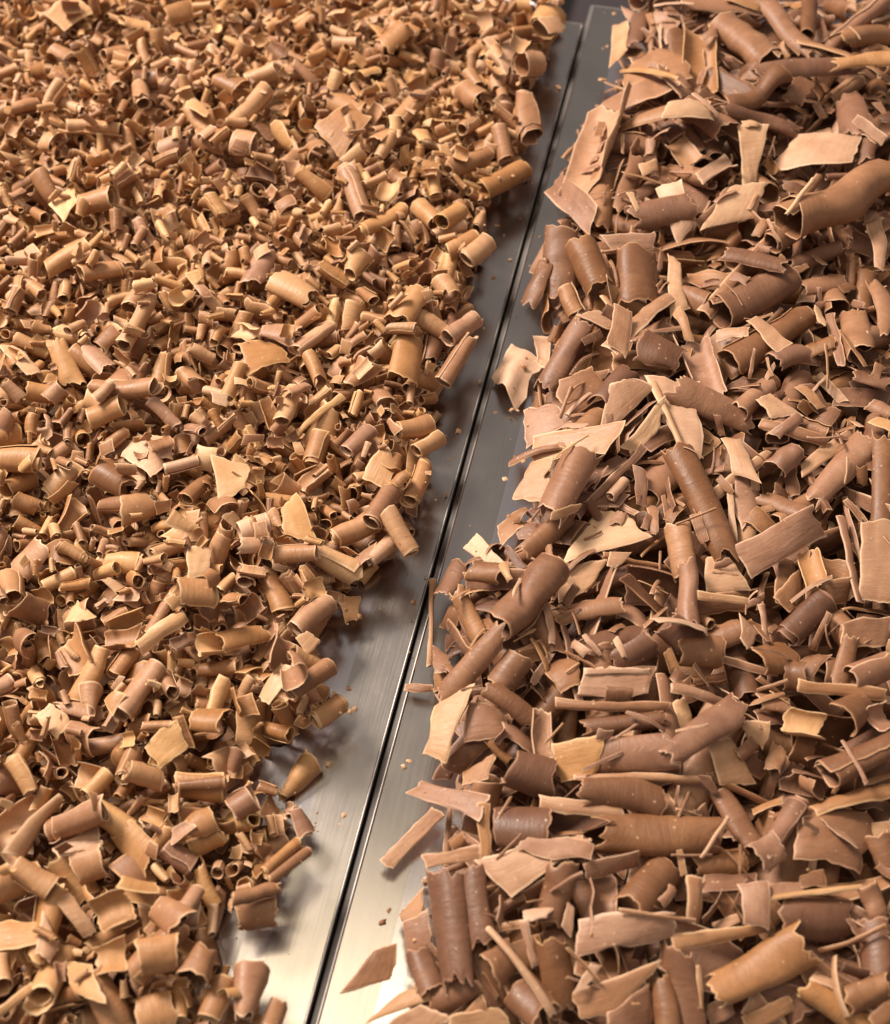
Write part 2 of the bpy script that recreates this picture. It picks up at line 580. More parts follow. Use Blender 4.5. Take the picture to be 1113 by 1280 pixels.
def rest_hero(S, yaw, px, py, pile, tone, hue, follow=0.8, pitch=0.0, rollang=0.0, scale_fn=None, **kw):
    """put a piece down where the photograph shows its middle"""
    z = 0.008
    for _ in range(4):
        p = unproj(px, py, z)
        gx, gy = slope_under(S, yaw, p[0], p[1])
        M = frame(yaw, gx * follow, gy * follow, rollang, pitch)
        got = rest(S, M, p[0], p[1], 1.0, 0.03 if pile != 'C' else 0)
        if got is None:
            return
        z = 0.5 * z + 0.5 * got[0]
    p = unproj(px, py, got[0])
    got = rest(S, M, p[0], p[1], 1.0, 0.03 if pile != 'C' else 0)
    if got is None:
        return
    h, i, j, zt, _ = got
    settle(S, M, p[0], p[1], h - 0.0006, i, j, zt, 1.0, tone, hue, pile, hero=True, **kw)


# ---- prototypes of the loose fill
def r1():
    return np.random.default_rng(int(rng.integers(1 << 30)))


LP, RP = [], []
for k in range(60):
    r = r1()
    L = r.uniform(0.0065, 0.0125)
    R = L * r.uniform(0.19, 0.33)
    LP.append(roll_sheet(r, L, R, r.uniform(1.0, 2.1), 0.00036, None, r.normal(0, .22), 16, 5, 0.038, r.normal(0, .03)))
for k in range(34):
    r = r1()
    L = r.uniform(0.007, 0.011)
    LP.append(roll_sheet(r, L, L * r.uniform(.3, .5), r.uniform(.3, .75), 0.00036, random.choice('dud'), r.normal(0, .3), 10, 5, 0.06, r.normal(0, .04)))
for k in range(36):
    r = r1()
    a, b = r.uniform(.0030, .0060), r.uniform(.0022, .0042)
    C = [(-a * r.uniform(.6, 1), -b * r.uniform(.6, 1)), (a * r.uniform(.6, 1), -b * r.uniform(.4, 1)), (a * r.uniform(.6, 1), b * r.uniform(.5, 1)), (-a * r.uniform(.4, 1), b * r.uniform(.6, 1))]
    LP.append(quad_sheet(r, C, 0.00045, r.normal(.10, .12), 5, 5, 0.035))
for k in range(36):
    r = r1()
    L = r.uniform(0.018, 0.038)
    R = r.uniform(.0040, .0075)
    RP.append(roll_sheet(r, L, R, r.uniform(.9, 1.5), 0.0006, None, r.normal(0, .15), 18, 8, 0.035, r.normal(0, .015)))
for k in range(34):
    r = r1()
    L = r.uniform(0.016, 0.032)
    RP.append(roll_sheet(r, L, L * r.uniform(.24, .4), r.uniform(.3, .6), 0.0006, random.choice('ddu'), r.normal(0, .2), 12, 7, 0.05, r.normal(0, .03)))
for k in range(34):
    r = r1()
    a, b = r.uniform(.009, .019), r.uniform(.0028, .0065)
    C = [(-a * r.uniform(.6, 1), -b * r.uniform(.6, 1)), (a * r.uniform(.6, 1), -b * r.uniform(.3, 1)), (a * r.uniform(.6, 1), b * r.uniform(.5, 1)), (-a * r.uniform(.4, 1), b * r.uniform(.6, 1))]
    RP.append(quad_sheet(r, C, 0.0008, r.normal(.12, .1), 8, 5, 0.035))
for k in range(24):
    r = r1()
    a, b = r.uniform(.008, .018), r.uniform(.0009, .0018)
    RP.append(quad_sheet(r, [(-a, -b), (a, -b * .6), (a, b), (-a, b * .7)], 0.0009, r.normal(.25, .2), 8, 3, 0.03, 'splinter'))


def fill(protos, weights, SDm, T, pile, cap, tries, size_of, tone_of, tilt):
    miss = 0
    n = 0
    cand = np.argwhere((SDm > 0.002) & (H < T))
    if len(cand) < 50:
        return 0
    w = np.array(weights) / sum(weights)
    while n < cap and miss < 900:
        S = protos[int(rng.choice(len(protos), p=w))]
        best = None
        for _ in range(tries):
            c3 = cand[rng.integers(len(cand), size=4)]
            i0, j0 = c3[int(np.argmax(T[c3[:, 0], c3[:, 1]] - H[c3[:, 0], c3[:, 1]]))]
            if H[i0, j0] > T[i0, j0]:
                continue
            x, y = GX[i0, j0], GY[i0, j0]
            sc = size_of(x, y)
            yaw = rng.uniform(0, 6.283)
            gx, gy = slope_under(S, yaw, x, y)
            ra = rng.normal(0, tilt * 1.3) if S.kind != 'roll' else rng.uniform(0, 6.283)
            M = frame(yaw, gx * .8, gy * .8, ra, rng.normal(0, tilt))
            got = rest(S, M, x, y, sc)
            if got is None:
                continue
            h, i, j, zt, okf = got
            sd = SDm[i, j]
            if sd.min() < -0.0012:
                continue
            top = (zt + h).mean() - T[i0, j0]
            if top > 0.007:
                continue
            if best is None or top < best[0]:
                best = (top, M, x, y, h, i, j, zt, sc)
        if best is None:
            miss += 1
            continue
        miss = max(0, miss - 2)
        _, M, x, y, h, i, j, zt, sc = best
        settle(S, M, x, y, h - 0.0003, i, j, zt, sc, tone_of(), 0.0, pile)
        n += 1
    return n


# ------------------------------------------------------------------ the shavings the photograph lets one pick out
# roll:  ('r', x0, y0, x1, y1, width, tone[, mode]) ends of its axis and its width in photograph pixels
# flake: ('q', four corners, tone[, bend]);  stick: ('s', x0, y0, x1, y1, width, tone)
# mode: 't' tube, 'd' half shell with its back up, 'u' half shell with its hollow up, 'c' cone
RIGHT = [
    # far end
    ('r', 845, 14, 945, 12, 44, .60, 'd'), ('r', 800, 15, 796, 62, 24, .34, 'd'), ('q', 768, 26, 788, 28, 782, 64, 760, 82, .72),
    ('s', 814, 8, 814, 66, 6, .70), ('q', 822, 10, 850, 32, 832, 48, 818, 24, .62), ('r', 845, 40, 852, 72, 30, .36, 'd'),
    ('r', 955, 10, 1010, 76, 26, .52, 'd'), ('r', 1009, 8, 1005, 52, 24, .22, 't'), ('r', 1035, 48, 1112, 4, 24, .55, 't'),
    ('r', 1040, 66, 1116, 38, 28, .48, 'd'), ('r', 900, 36, 962, 80, 50, .48, 't'), ('r', 874, 42, 877, 96, 44, .52, 'u'),
    ('s', 1000, 55, 1113, 95, 10, .58), ('r', 945, 104, 1078, 80, 30, .44, 'd'), ('r', 985, 108, 1010, 118, 40, .42, 'd'),
    ('q', 775, 82, 832, 66, 870, 104, 797, 128, .52), ('q', 752, 114, 830, 96, 848, 124, 760, 130, .54), ('q', 822, 80, 866, 106, 852, 120, 820, 94, .44),
    ('s', 774, 68, 846, 122, 7, .70), ('r', 915, 130, 978, 102, 30, .30, 't'), ('r', 862, 120, 915, 158, 38, .42, 'd'),
    ('r', 780, 142, 885, 158, 34, .54, 'd'), ('r', 1030, 112, 1113, 118, 26, .68, 'd'), ('r', 1095, 130, 1090, 182, 24, .30, 'd'),
    ('r', 1064, 124, 1078, 186, 40, .46, 'd'), ('r', 758, 122, 724, 212, 62, .72, 'u', 'wide yellowish hollow shell overhanging the steel beside the seam'),
    ('r', 768, 166, 816, 172, 26, .44, 'd'), ('r', 900, 150, 1000, 150, 24, .34, 'd'), ('q', 958, 198, 1000, 162, 1078, 178, 1062, 208, .74),
    ('q', 920, 168, 956, 164, 950, 214, 934, 222, .80), ('q', 875, 196, 912, 162, 920, 178, 884, 208, .80), ('q', 822, 176, 882, 164, 886, 186, 814, 198, .80),
    ('q', 682, 232, 702, 207, 746, 268, 734, 294, .42, .05, 'flat brown shard lying across the steel rim beside a yellowish hollow shell'),
    ('r', 757, 220, 744, 290, 38, .58, 'd'), ('r', 795, 196, 776, 262, 24, .44, 'd'), ('q', 830, 196, 856, 190, 880, 228, 858, 250, .84),
    ('s', 892, 372, 1022, 226, 15, .50), ('r', 988, 282, 1118, 216, 56, .44, 't', 'fattest long smooth brown roll in the heap of large shavings'),
    ('r', 966, 302, 1004, 278, 34, .40, 't'), ('q', 878, 286, 912, 236, 953, 230, 946, 264, .88, .04, 'flat pale bent flake beside the fattest brown roll'),
    # second band
    ('q', 658, 330, 698, 283, 722, 300, 692, 352, .44), ('r', 703, 298, 700, 362, 42, .40, 'd'), ('r', 725, 308, 752, 356, 42, .36, 'd'),
    ('r', 662, 378, 690, 332, 28, .34, 'd'), ('q', 668, 396, 691, 400, 685, 436, 671, 424, .70, -.3), ('r', 704, 360, 722, 388, 26, .56, 't'),
    ('r', 790, 320, 798, 376, 54, .40, 'd'), ('q', 834, 316, 852, 336, 862, 386, 838, 396, .74), ('s', 765, 442, 836, 364, 20, .74),
    ('s', 752, 368, 782, 402, 8, .76), ('q', 718, 402, 745, 384, 778, 400, 760, 410, .70), ('r', 676, 472, 732, 414, 36, .46, 'd'),
    ('s', 790, 432, 858, 400, 7, .62), ('r', 865, 412, 888, 482, 46, .54, 'u'), ('r', 798, 440, 850, 456, 50, .34, 'd'),
    ('q', 750, 300, 820, 290, 816, 306, 765, 312, .70), ('r', 788, 272, 866, 262, 40, .38, 'd'), ('r', 790, 248, 826, 224, 18, .50, 'd'),
    ('r', 902, 388, 988, 348, 50, .30, 't'), ('r', 905, 318, 976, 344, 36, .38, 'd'), ('r', 914, 448, 1006, 386, 42, .38, 't'),
    ('r', 990, 332, 1048, 308, 24, .38, 't'), ('r', 1000, 362, 1056, 350, 24, .52, 'd'), ('s', 1088, 272, 1092, 352, 22, .76),
    ('r', 1068, 382, 1080, 442, 36, .58, 'd'), ('s', 1040, 384, 1056, 452, 12, .60), ('r', 1100, 348, 1106, 432, 30, .60, 'd'), ('s', 896, 414, 936, 420, 16, .70),
    ('q', 640, 426, 674, 456, 646, 508, 612, 468, .82, .10, 'wavy golden petal shaped shaving overhanging the bare steel', .16),
    ('q', 698, 476, 742, 460, 762, 490, 704, 502, .40), ('r', 752, 498, 786, 458, 32, .34, 'd'), ('s', 708, 516, 738, 492, 6, .82),
    ('q', 762, 486, 782, 478, 816, 484, 754, 542, .60), ('q', 815, 478, 872, 484, 874, 566, 852, 564, .76), ('s', 815, 476, 856, 564, 7, .86),
    ('r', 842, 490, 942, 522, 40, .50, 'd'), ('q', 655, 504, 700, 508, 716, 536, 660, 552, .68), ('q', 664, 534, 782, 540, 756, 574, 668, 562, .66),
    ('q', 772, 562, 830, 500, 826, 530, 798, 560, .80), ('s', 636, 568, 702, 568, 12, .50), ('q', 662, 574, 692, 574, 682, 624, 638, 614, .62),
    ('r', 686, 640, 730, 572, 46, .54, 'd', 'smooth golden brown roll with pale specks near the steel'), ('s', 728, 640, 800, 560, 11, .50),
    ('r', 764, 622, 782, 598, 16, .76, 't'), ('r', 845, 560, 914, 688, 42, .36, 'd', 'long reddish brown ribbed half roll'), ('r', 928, 514, 962, 478, 30, .58, 'd'),
    ('q', 948, 502, 966, 486, 1002, 514, 964, 522, .76), ('s', 1030, 454, 1060, 486, 12, .76), ('r', 962, 462, 1006, 452, 32, .44, 'd'),
    ('r', 1010, 440, 1046, 438, 30, .40, 'd'), ('s', 952, 524, 1036, 546, 15, .54), ('q', 1005, 574, 1066, 528, 1070, 546, 1008, 592, .70),
    ('r', 1014, 622, 1086, 554, 36, .66, 'd'), ('s', 893, 618, 962, 564, 14, .76), ('r', 924, 598, 942, 664, 42, .68, 'd'), ('s', 912, 600, 922, 682, 7, .86),
    ('r', 968, 586, 998, 568, 34, .48, 'd'), ('r', 958, 618, 1002, 652, 30, .48, 'd'), ('r', 1100, 556, 1106, 652, 30, .44, 'd'),
    ('r', 1062, 470, 1114, 482, 30, .50, 'd'), ('r', 1088, 504, 1114, 520, 26, .68, 'd'), ('s', 1048, 648, 1076, 748, 12, .60),
    ('q', 1074, 660, 1120, 654, 1122, 748, 1080, 742, .68), ('q', 914, 684, 1008, 636, 1032, 660, 944, 718, .52, .16, 'roof shaped folded brown shard with a pale broken edge'),
    ('q', 748, 630, 790, 642, 814, 668, 704, 697, .94, .03, 'large flat pale triangular flake'),
    # third band
    ('r', 655, 692, 706, 640, 28, .44, 'd'), ('q', 622, 655, 650, 630, 656, 664, 626, 682, .54), ('r', 588, 718, 628, 736, 34, .40, 'd'),
    ('r', 554, 750, 576, 700, 30, .42, 'd'), ('r', 574, 740, 598, 794, 24, .56, 'd'), ('s', 541, 722, 538, 830, 7, .80),
    ('q', 540, 780, 566, 808, 560, 832, 544, 832, .48), ('q', 690, 716, 762, 700, 738, 736, 700, 748, .74), ('q', 762, 696, 792, 690, 768, 716, 756, 716, .68),
    ('r', 622, 778, 692, 704, 54, .30, 't', 'fat dark brown roll with cracked ridges, next to the steel'), ('q', 578, 678, 597, 667, 635, 707, 621, 718, .95, .03, 'short pale flat stick lying at the edge of the heap by the seam'),
    ('s', 628, 708, 640, 735, 11, .76), ('q', 630, 816, 680, 796, 686, 816, 640, 832, .48), ('r', 622, 856, 652, 824, 40, .34, 'd'),
    ('q', 674, 820, 722, 814, 728, 858, 700, 868, .36, .2), ('r', 698, 770, 774, 768, 32, .54, 'd'), ('s', 682, 754, 690, 802, 12, .82),
    ('r', 735, 816, 802, 790, 36, .36, 'd'), ('r', 768, 824, 814, 800, 32, .28, 'd'), ('r', 551, 862, 628, 793, 34, .50, 'd', 'long golden brown trough shaped roll with a folded end beside the seam'),
    ('q', 732, 838, 818, 832, 814, 866, 726, 868, .62), ('s', 732, 838, 812, 838, 9, .90), ('r', 847, 660, 856, 718, 38, .62, 'd'), ('r', 858, 704, 862, 784, 24, .58, 'd'),
    ('q', 880, 704, 908, 700, 938, 740, 884, 742, .76), ('s', 872, 750, 934, 755, 11, .70), ('q', 962, 748, 1000, 712, 1006, 750, 985, 764, .42),
    ('r', 1008, 684, 1022, 726, 30, .50, 'u'), ('r', 983, 794, 1032, 748, 38, .20, 't', 'short very dark brown roll'), ('r', 884, 792, 936, 784, 34, .48, 'd'),
    ('q', 924, 768, 948, 788, 936, 812, 924, 800, .64), ('r', 832, 778, 872, 802, 44, .34, 'd'), ('r', 844, 816, 902, 814, 36, .38, 'd'),
    ('r', 942, 834, 992, 818, 50, .34, 'd'), ('r', 985, 842, 1014, 850, 40, .36, 'd'), ('s', 988, 800, 1044, 798, 15, .50),
    ('q', 1048, 780, 1116, 768, 1116, 800, 1048, 812, .48), ('r', 1048, 856, 1062, 798, 24, .50, 'd'), ('r', 1062, 848, 1116, 828, 42, .38, 't'),
    # fourth band
    ('s', 506, 858, 540, 860, 13, .60), ('q', 546, 880, 594, 860, 558, 952, 529, 936, .74, .05, 'flat golden flake with ragged end at the heap edge by the seam'),
    ('q', 585, 880, 626, 884, 638, 920, 578, 928, .48, .2), ('q', 625, 904, 668, 920, 670, 942, 630, 924, .48), ('r', 608, 860, 668, 896, 26, .38, 'd'),
    ('r', 674, 888, 682, 944, 28, .68, 'u'), ('r', 730, 906, 832, 900, 24, .38, 'd'), ('s', 698, 880, 832, 886, 13, .54), ('r', 698, 948, 832, 940, 46, .50, 'd'),
    ('q', 690, 930, 758, 924, 744, 966, 700, 972, .62), ('r', 636, 958, 694, 976, 52, .26, 'd'), ('q', 580, 960, 622, 944, 610, 976, 577, 984, .64),
    ('r', 618, 1032, 694, 1042, 62, .32, 'd'), ('s', 678, 1002, 774, 1019, 17, .76), ('s', 720, 970, 882, 973, 9, .70), ('r', 728, 990, 828, 1002, 40, .36, 'd'),
    ('q', 473, 1076, 540, 1008, 557, 1020, 489, 1086, .58, .03, 'straight flat stick jutting from the heap onto the steel towards the seam'),
    ('q', 507, 981, 526, 967, 612, 1004, 602, 1032, .58, .03, 'wide flat strip lying across the straight stick'), ('s', 604, 1006, 606, 1072, 16, .58),
    ('q', 597, 1072, 726, 1044, 736, 1054, 640, 1116, .70), ('r', 839, 946, 926, 884, 40, .44, 'd', 'straight brown half roll lying on paler shards'),
    ('q', 838, 882, 856, 874, 867, 904, 850, 912, .78), ('s', 838, 858, 912, 870, 15, .60), ('r', 985, 888, 1036, 896, 36, .76, 'u', 'pale spoon shaped shaving with its hollow side up'),
    ('r', 944, 880, 986, 884, 30, .60, 'd'), ('s', 990, 868, 1098, 880, 15, .64), ('q', 924, 900, 962, 904, 956, 932, 934, 920, .70),
    ('r', 982, 930, 1014, 942, 42, .40, 'd'), ('r', 1038, 918, 1078, 888, 42, .36, 'd'), ('r', 1094, 902, 1120, 888, 42, .58, 'u'),
    ('r', 1028, 968, 1120, 934, 44, .40, 't'), ('q', 1008, 1016, 1092, 1010, 1082, 1092, 988, 1082, .44, .15), ('s', 1018, 1012, 1116, 990, 19, .60),
    ('q', 880, 930, 916, 924, 948, 976, 900, 978, .64), ('r', 902, 986, 948, 1058, 32, .46, 'd'), ('r', 958, 1064, 1002, 998, 30, .50, 't'),
    ('r', 748, 1042, 898, 1040, 52, .38, 'd', 'long wide brown half roll with a ridge round it'), ('r', 1092, 1040, 1116, 1080, 34, .52, 'd'),
    # near end
    ('q', 528, 1072, 602, 1064, 602, 1080, 534, 1088, .58), ('r', 590, 1086, 602, 1184, 42, .34, 'd'), ('r', 558, 1092, 576, 1228, 50, .36, 'd', 'big upright brown half roll beside the bare bright steel'),
    ('q', 494, 1126, 530, 1090, 526, 1150, 500, 1132, .48), ('q', 424, 1240, 468, 1190, 496, 1177, 490, 1226, .46, .04, 'leaf shaped brown flake alone on the bright steel'),
    ('q', 450, 1274, 500, 1240, 556, 1224, 556, 1252, .58), ('r', 536, 1254, 602, 1224, 32, .40, 'd'), ('r', 706, 1078, 690, 1152, 40, .36, 'd'), ('r', 688, 1176, 702, 1256, 52, .34, 'd'),
    ('r', 606, 1214, 644, 1188, 42, .40, 'd'), ('r', 648, 1228, 684, 1276, 52, .42, 'd'), ('s', 609, 1164, 692, 1258, 9, .82), ('q', 654, 1134, 696, 1134, 682, 1148, 658, 1152, .80),
    ('s', 656, 1150, 666, 1204, 9, .74), ('r', 754, 1076, 756, 1164, 42, .50, 'u'), ('q', 564, 1266, 622, 1260, 644, 1284, 558, 1296, .60),
    ('r', 788, 1146, 832, 1078, 50, .32, 'd'), ('q', 728, 1150, 838, 1138, 842, 1170, 722, 1192, .64), ('s', 843, 1176, 968, 1154, 17, .66),
    ('r', 868, 1076, 934, 1074, 32, .48, 'd'), ('q', 878, 1096, 948, 1084, 942, 1112, 878, 1118, .44), ('s', 864, 1098, 870, 1150, 20, .60), ('r', 948, 1074, 974, 1052, 40, .58, 'd'),
    ('r', 972, 1146, 1064, 1150, 60, .38, 'd'), ('q', 956, 1110, 1012, 1094, 1002, 1122, 954, 1132, .66), ('s', 948, 1132, 1078, 1100, 7, .82), ('r', 1084, 1106, 1102, 1144, 30, .50, 'd'),
    ('r', 1094, 1148, 1100, 1224, 36, .44, 'd'), ('r', 852, 1188, 862, 1290, 46, .36, 'd'), ('r', 830, 1226, 838, 1296, 32, .40, 'd'),
    ('q', 714, 1246, 822, 1198, 776, 1262, 730, 1274, .50), ('q', 762, 1266, 812, 1230, 816, 1284, 758, 1294, .38), ('r', 893, 1232, 1008, 1184, 52, .54, 'd', 'wide smooth yellowish brown half roll'),
    ('q', 928, 1272, 986, 1240, 992, 1262, 940, 1288, .60), ('q', 884, 1256, 906, 1244, 920, 1266, 890, 1284, .60), ('r', 1008, 1234, 1082, 1284, 32, .58, 'd'), ('s', 1018, 1220, 1112, 1272, 15, .70),
    ('q', 502, 1150, 538, 1140, 546, 1202, 512, 1196, .50), ('r', 522, 1188, 546, 1242, 30, .40, 'd'), ('q', 468, 1290, 522, 1254, 562, 1272, 520, 1302, .56),
    ('r', 1060, 1250, 1110, 1230, 34, .46, 'd'), ('r', 1092, 1280, 1120, 1250, 30, .5, 'd'),
]
LEFT = [
    ('q', 60, 22, 85, 0, 115, 12, 80, 30, .60), ('q', 240, 115, 262, 128, 255, 143, 230, 132, .95), ('q', 60, 252, 90, 230, 95, 250, 78, 272, .90),
    ('r', 105, 250, 142, 250, 34, .50, 't'), ('r', 170, 105, 181, 132, 22, .52, 't'), ('r', 264, 244, 276, 264, 20, .55, 't'), ('r', 198, 186, 242, 178, 26, .54, 'd'),
    ('r', 244, 172, 288, 180, 34, .46, 'd'), ('r', 290, 176, 320, 180, 36, .60, 't'), ('r', 84, 160, 152, 160, 19, .58, 't'), ('r', 54, 170, 74, 176, 30, .62, 'd'),
    ('r', 290, 150, 331, 108, 24, .55, 't'), ('r', 308, 95, 347, 90, 24, .54, 't'), ('r', 140, 226, 168, 214, 28, .50, 't'), ('r', 274, 98, 302, 110, 28, .40, 'd'),
    ('r', 488, 20, 532, 46, 40, .48, 'd'), ('r', 478, 62, 512, 44, 36, .50, 'd'), ('r', 680, 36, 696, 16, 40, .54, 't'), ('q', 668, 62, 700, 50, 706, 70, 680, 76, .54),
    ('q', 604, 52, 630, 38, 650, 55, 630, 92, .70, .06, 'pale golden square flake on the heap of small curls near its far corner'), ('r', 648, 92, 678, 84, 36, .50, 't'), ('r', 655, 118, 666, 168, 34, .44, 't'),
    ('r', 602, 238, 662, 204, 28, .48, 't', 'pinkish tube with an open round end at the heap edge by the seam'), ('r', 624, 162, 632, 192, 22, .50, 't'), ('q', 394, 156, 440, 130, 462, 150, 426, 188, .34, .08, 'large dark flat flake among small curls'),
    ('r', 412, 118, 452, 136, 30, .48, 'd'), ('r', 498, 156, 527, 118, 26, .50, 't'), ('r', 468, 182, 498, 164, 30, .54, 'd'), ('r', 433, 218, 452, 268, 26, .54, 't'),
    ('r', 453, 292, 502, 257, 22, .50, 't'), ('r', 523, 258, 546, 288, 26, .55, 't'), ('r', 553, 282, 577, 254, 24, .50, 't'), ('r', 558, 302, 597, 284, 22, .50, 't'),
    ('r', 582, 324, 612, 300, 28, .56, 't'), ('r', 540, 213, 546, 238, 18, .68, 't'), ('r', 560, 216, 612, 200, 24, .44, 'd'),
    ('r', 103, 352, 154, 334, 26, .47, 't'), ('r', 58, 332, 112, 314, 28, .54, 't'), ('r', 157, 434, 187, 374, 20, .55, 't', 'slender long tube behind the longest reddish tube'), ('r', 116, 477, 193, 486, 28, .50, 't', 'longest reddish brown tube in the heap of small curls'),
    ('q', -4, 432, 20, 428, 52, 456, 30, 467, .74), ('q', 231, 346, 250, 334, 254, 345, 243, 359, .95), ('r', 74, 433, 91, 478, 26, .68, 'd'), ('r', 104, 428, 132, 457, 26, .64, 'd'),
    ('r', 108, 522, 154, 508, 30, .44, 't'), ('q', 150, 562, 172, 534, 207, 580, 190, 602, .80), ('q', 185, 545, 216, 544, 213, 570, 199, 572, .86), ('r', -6, 572, 48, 572, 33, .54, 't'),
    ('r', 54, 607, 88, 578, 26, .74, 't'), ('q', 267, 574, 312, 577, 311, 606, 274, 627, .84, .06, 'wide pale square flake among small curls'), ('r', 204, 586, 248, 574, 16, .74, 't'), ('r', 284, 492, 301, 453, 18, .64, 't'), ('q', 268, 505, 288, 504, 286, 518, 269, 516, .95),
    ('r', 343, 344, 388, 372, 30, .64, 'd'), ('r', 368, 437, 413, 403, 24, .60, 't'), ('r', 328, 408, 373, 422, 30, .54, 'd'), ('q', 298, 430, 346, 424, 362, 446, 310, 472, .38),
    ('r', 314, 362, 337, 318, 28, .60, 'd'), ('r', 354, 528, 366, 488, 24, .66, 't'), ('r', 438, 344, 451, 316, 34, .54, 'c'), ('r', 504, 474, 511, 422, 36, .56, 'd', 'wide smooth half curl uphill of the slim lone tube'),
    ('r', 498, 402, 522, 366, 34, .60, 'd'), ('r', 558, 417, 597, 388, 24, .60, 't'), ('r', 553, 478, 587, 423, 22, .50, 't', 'slim smooth tube lying alone on the steel at the heap edge'),
    ('r', 551, 350, 567, 370, 28, .50, 't'), ('r', 493, 537, 542, 524, 26, .56, 't'), ('r', 518, 562, 553, 538, 22, .60, 't'), ('r', 509, 628, 531, 578, 24, .50, 't'),
    ('q', 454, 596, 480, 553, 494, 580, 485, 607, .55), ('r', 433, 562, 462, 533, 24, .48, 't'), ('s', 373, 537, 427, 493, 10, .76), ('r', 373, 602, 407, 578, 32, .55, 'u'),
    ('r', 18, 712, 63, 684, 40, .64, 'd'), ('r', 53, 732, 93, 714, 18, .60, 't'), ('r', 66, 655, 72, 672, 16, .68, 't'), ('r', 148, 642, 193, 624, 34, .52, 'd'),
    ('q', 234, 684, 263, 682, 259, 716, 234, 723, .86), ('q', 79, 777, 95, 746, 120, 772, 100, 780, .86), ('r', 99, 874, 127, 812, 27, .57, 't'), ('r', 153, 888, 198, 832, 33, .58, 't'),
    ('r', 183, 782, 217, 743, 16, .60, 't'), ('s', 173, 802, 228, 764, 18, .76), ('r', 122, 790, 168, 790, 32, .30, 'u', 'dark hollow bowl shaped curl among small curls'), ('r', 143, 842, 167, 808, 26, .48, 't'),
    ('r', 218, 742, 268, 734, 40, .53, 'd'), ('q', 44, 896, 65, 879, 87, 900, 70, 922, .86), ('r', 73, 885, 133, 890, 20, .64, 'd'), ('r', 74, 792, 97, 833, 40, .48, 'u'),
    ('q', 349, 642, 372, 613, 395, 677, 355, 666, .65), ('r', 343, 692, 400, 689, 24, .60, 't'), ('r', 302, 674, 338, 660, 28, .76, 't', 'pale open ended tube among small curls'), ('r', 298, 697, 343, 684, 20, .74, 'd'),
    ('r', 463, 653, 492, 608, 28, .48, 't'), ('r', 484, 643, 516, 683, 24, .57, 't', 'tube with an open end pointing at the seam, on the steel rim'), ('r', 462, 738, 508, 698, 22, .66, 't'), ('q', 420, 746, 451, 744, 449, 771, 430, 777, .57),
    ('r', 368, 788, 413, 748, 30, .56, 't'), ('q', 369, 802, 385, 789, 401, 800, 385, 820, .72), ('r', 277, 813, 328, 788, 34, .50, 'd'), ('q', 323, 872, 355, 838, 372, 855, 340, 890, .70),
    ('r', 363, 878, 417, 838, 24, .40, 't'), ('r', 392, 903, 431, 874, 26, .52, 't'), ('q', 440, 692, 471, 679, 466, 701, 450, 707, .48), ('r', 378, 722, 407, 714, 24, .60, 'u'),
    ('q', 180, 932, 220, 898, 237, 930, 200, 957, .70), ('r', 58, 1034, 138, 1008, 31, .46, 't', 'long reddish tube across the near part of the small curls'), ('q', 64, 1062, 121, 1028, 126, 1056, 75, 1072, .60), ('r', 153, 1033, 193, 1078, 40, .60, 'd', 'broad golden half curl beside a long reddish tube'),
    ('r', 18, 1083, 62, 1107, 30, .55, 't'), ('r', 158, 965, 203, 970, 28, .64, 't'), ('r', 108, 993, 137, 963, 22, .62, 't'), ('r', 93, 1087, 133, 1074, 40, .48, 'd'),
    ('r', 117, 1148, 163, 1128, 42, .44, 'u'), ('q', 64, 1122, 86, 1114, 117, 1160, 100, 1167, .68), ('q', -4, 1152, 50, 1145, 66, 1180, -4, 1192, .50), ('q', 50, 1138, 72, 1182, 60, 1197, 45, 1190, .70),
    ('r', 118, 1202, 158, 1188, 42, .50, 'u'), ('q', 74, 1196, 116, 1204, 142, 1262, 90, 1242, .62), ('r', 173, 1196, 223, 1188, 42, .54, 'd'), ('r', 163, 1278, 223, 1258, 52, .58, 'd'), ('s', -2, 1277, 47, 1240, 12, .68),
    ('r', 222, 982, 283, 976, 18, .34, 't'), ('r', 288, 1012, 318, 998, 36, .44, 't'), ('r', 233, 1043, 268, 1023, 34, .44, 'd'), ('r', 364, 1010, 384, 1042, 26, .48, 'c', 'small cone shaped curl alone at the heap edge above bright steel'),
    ('r', 329, 1093, 377, 1050, 17, .38, 't'), ('r', 338, 1098, 387, 1062, 13, .42, 't'), ('r', 293, 1140, 348, 1135, 42, .40, 'd'), ('r', 288, 1122, 348, 1104, 18, .38, 't'),
    ('r', 228, 1153, 247, 1108, 22, .44, 't'), ('r', 323, 984, 348, 990, 18, .34, 't'), ('q', 289, 937, 305, 924, 321, 945, 300, 951, .54), ('r', 353, 974, 386, 928, 36, .58, 'c', 'ragged yellowish cone shaped curl on the steel beside the seam'),
    ('r', 304, 1274, 319, 1202, 44, .48, 'c', 'flowerpot shaped curl standing out against the bright steel'), ('r', 262, 1275, 280, 1225, 30, .44, 't'), ('r', 332, 1290, 350, 1250, 26, .5, 'd'),
    ('r', 240, 1230, 256, 1180, 34, .42, 'd'), ('r', 195, 1130, 235, 1160, 36, .46, 'd'), ('r', 205, 1060, 240, 1080, 30, .42, 't'),
]


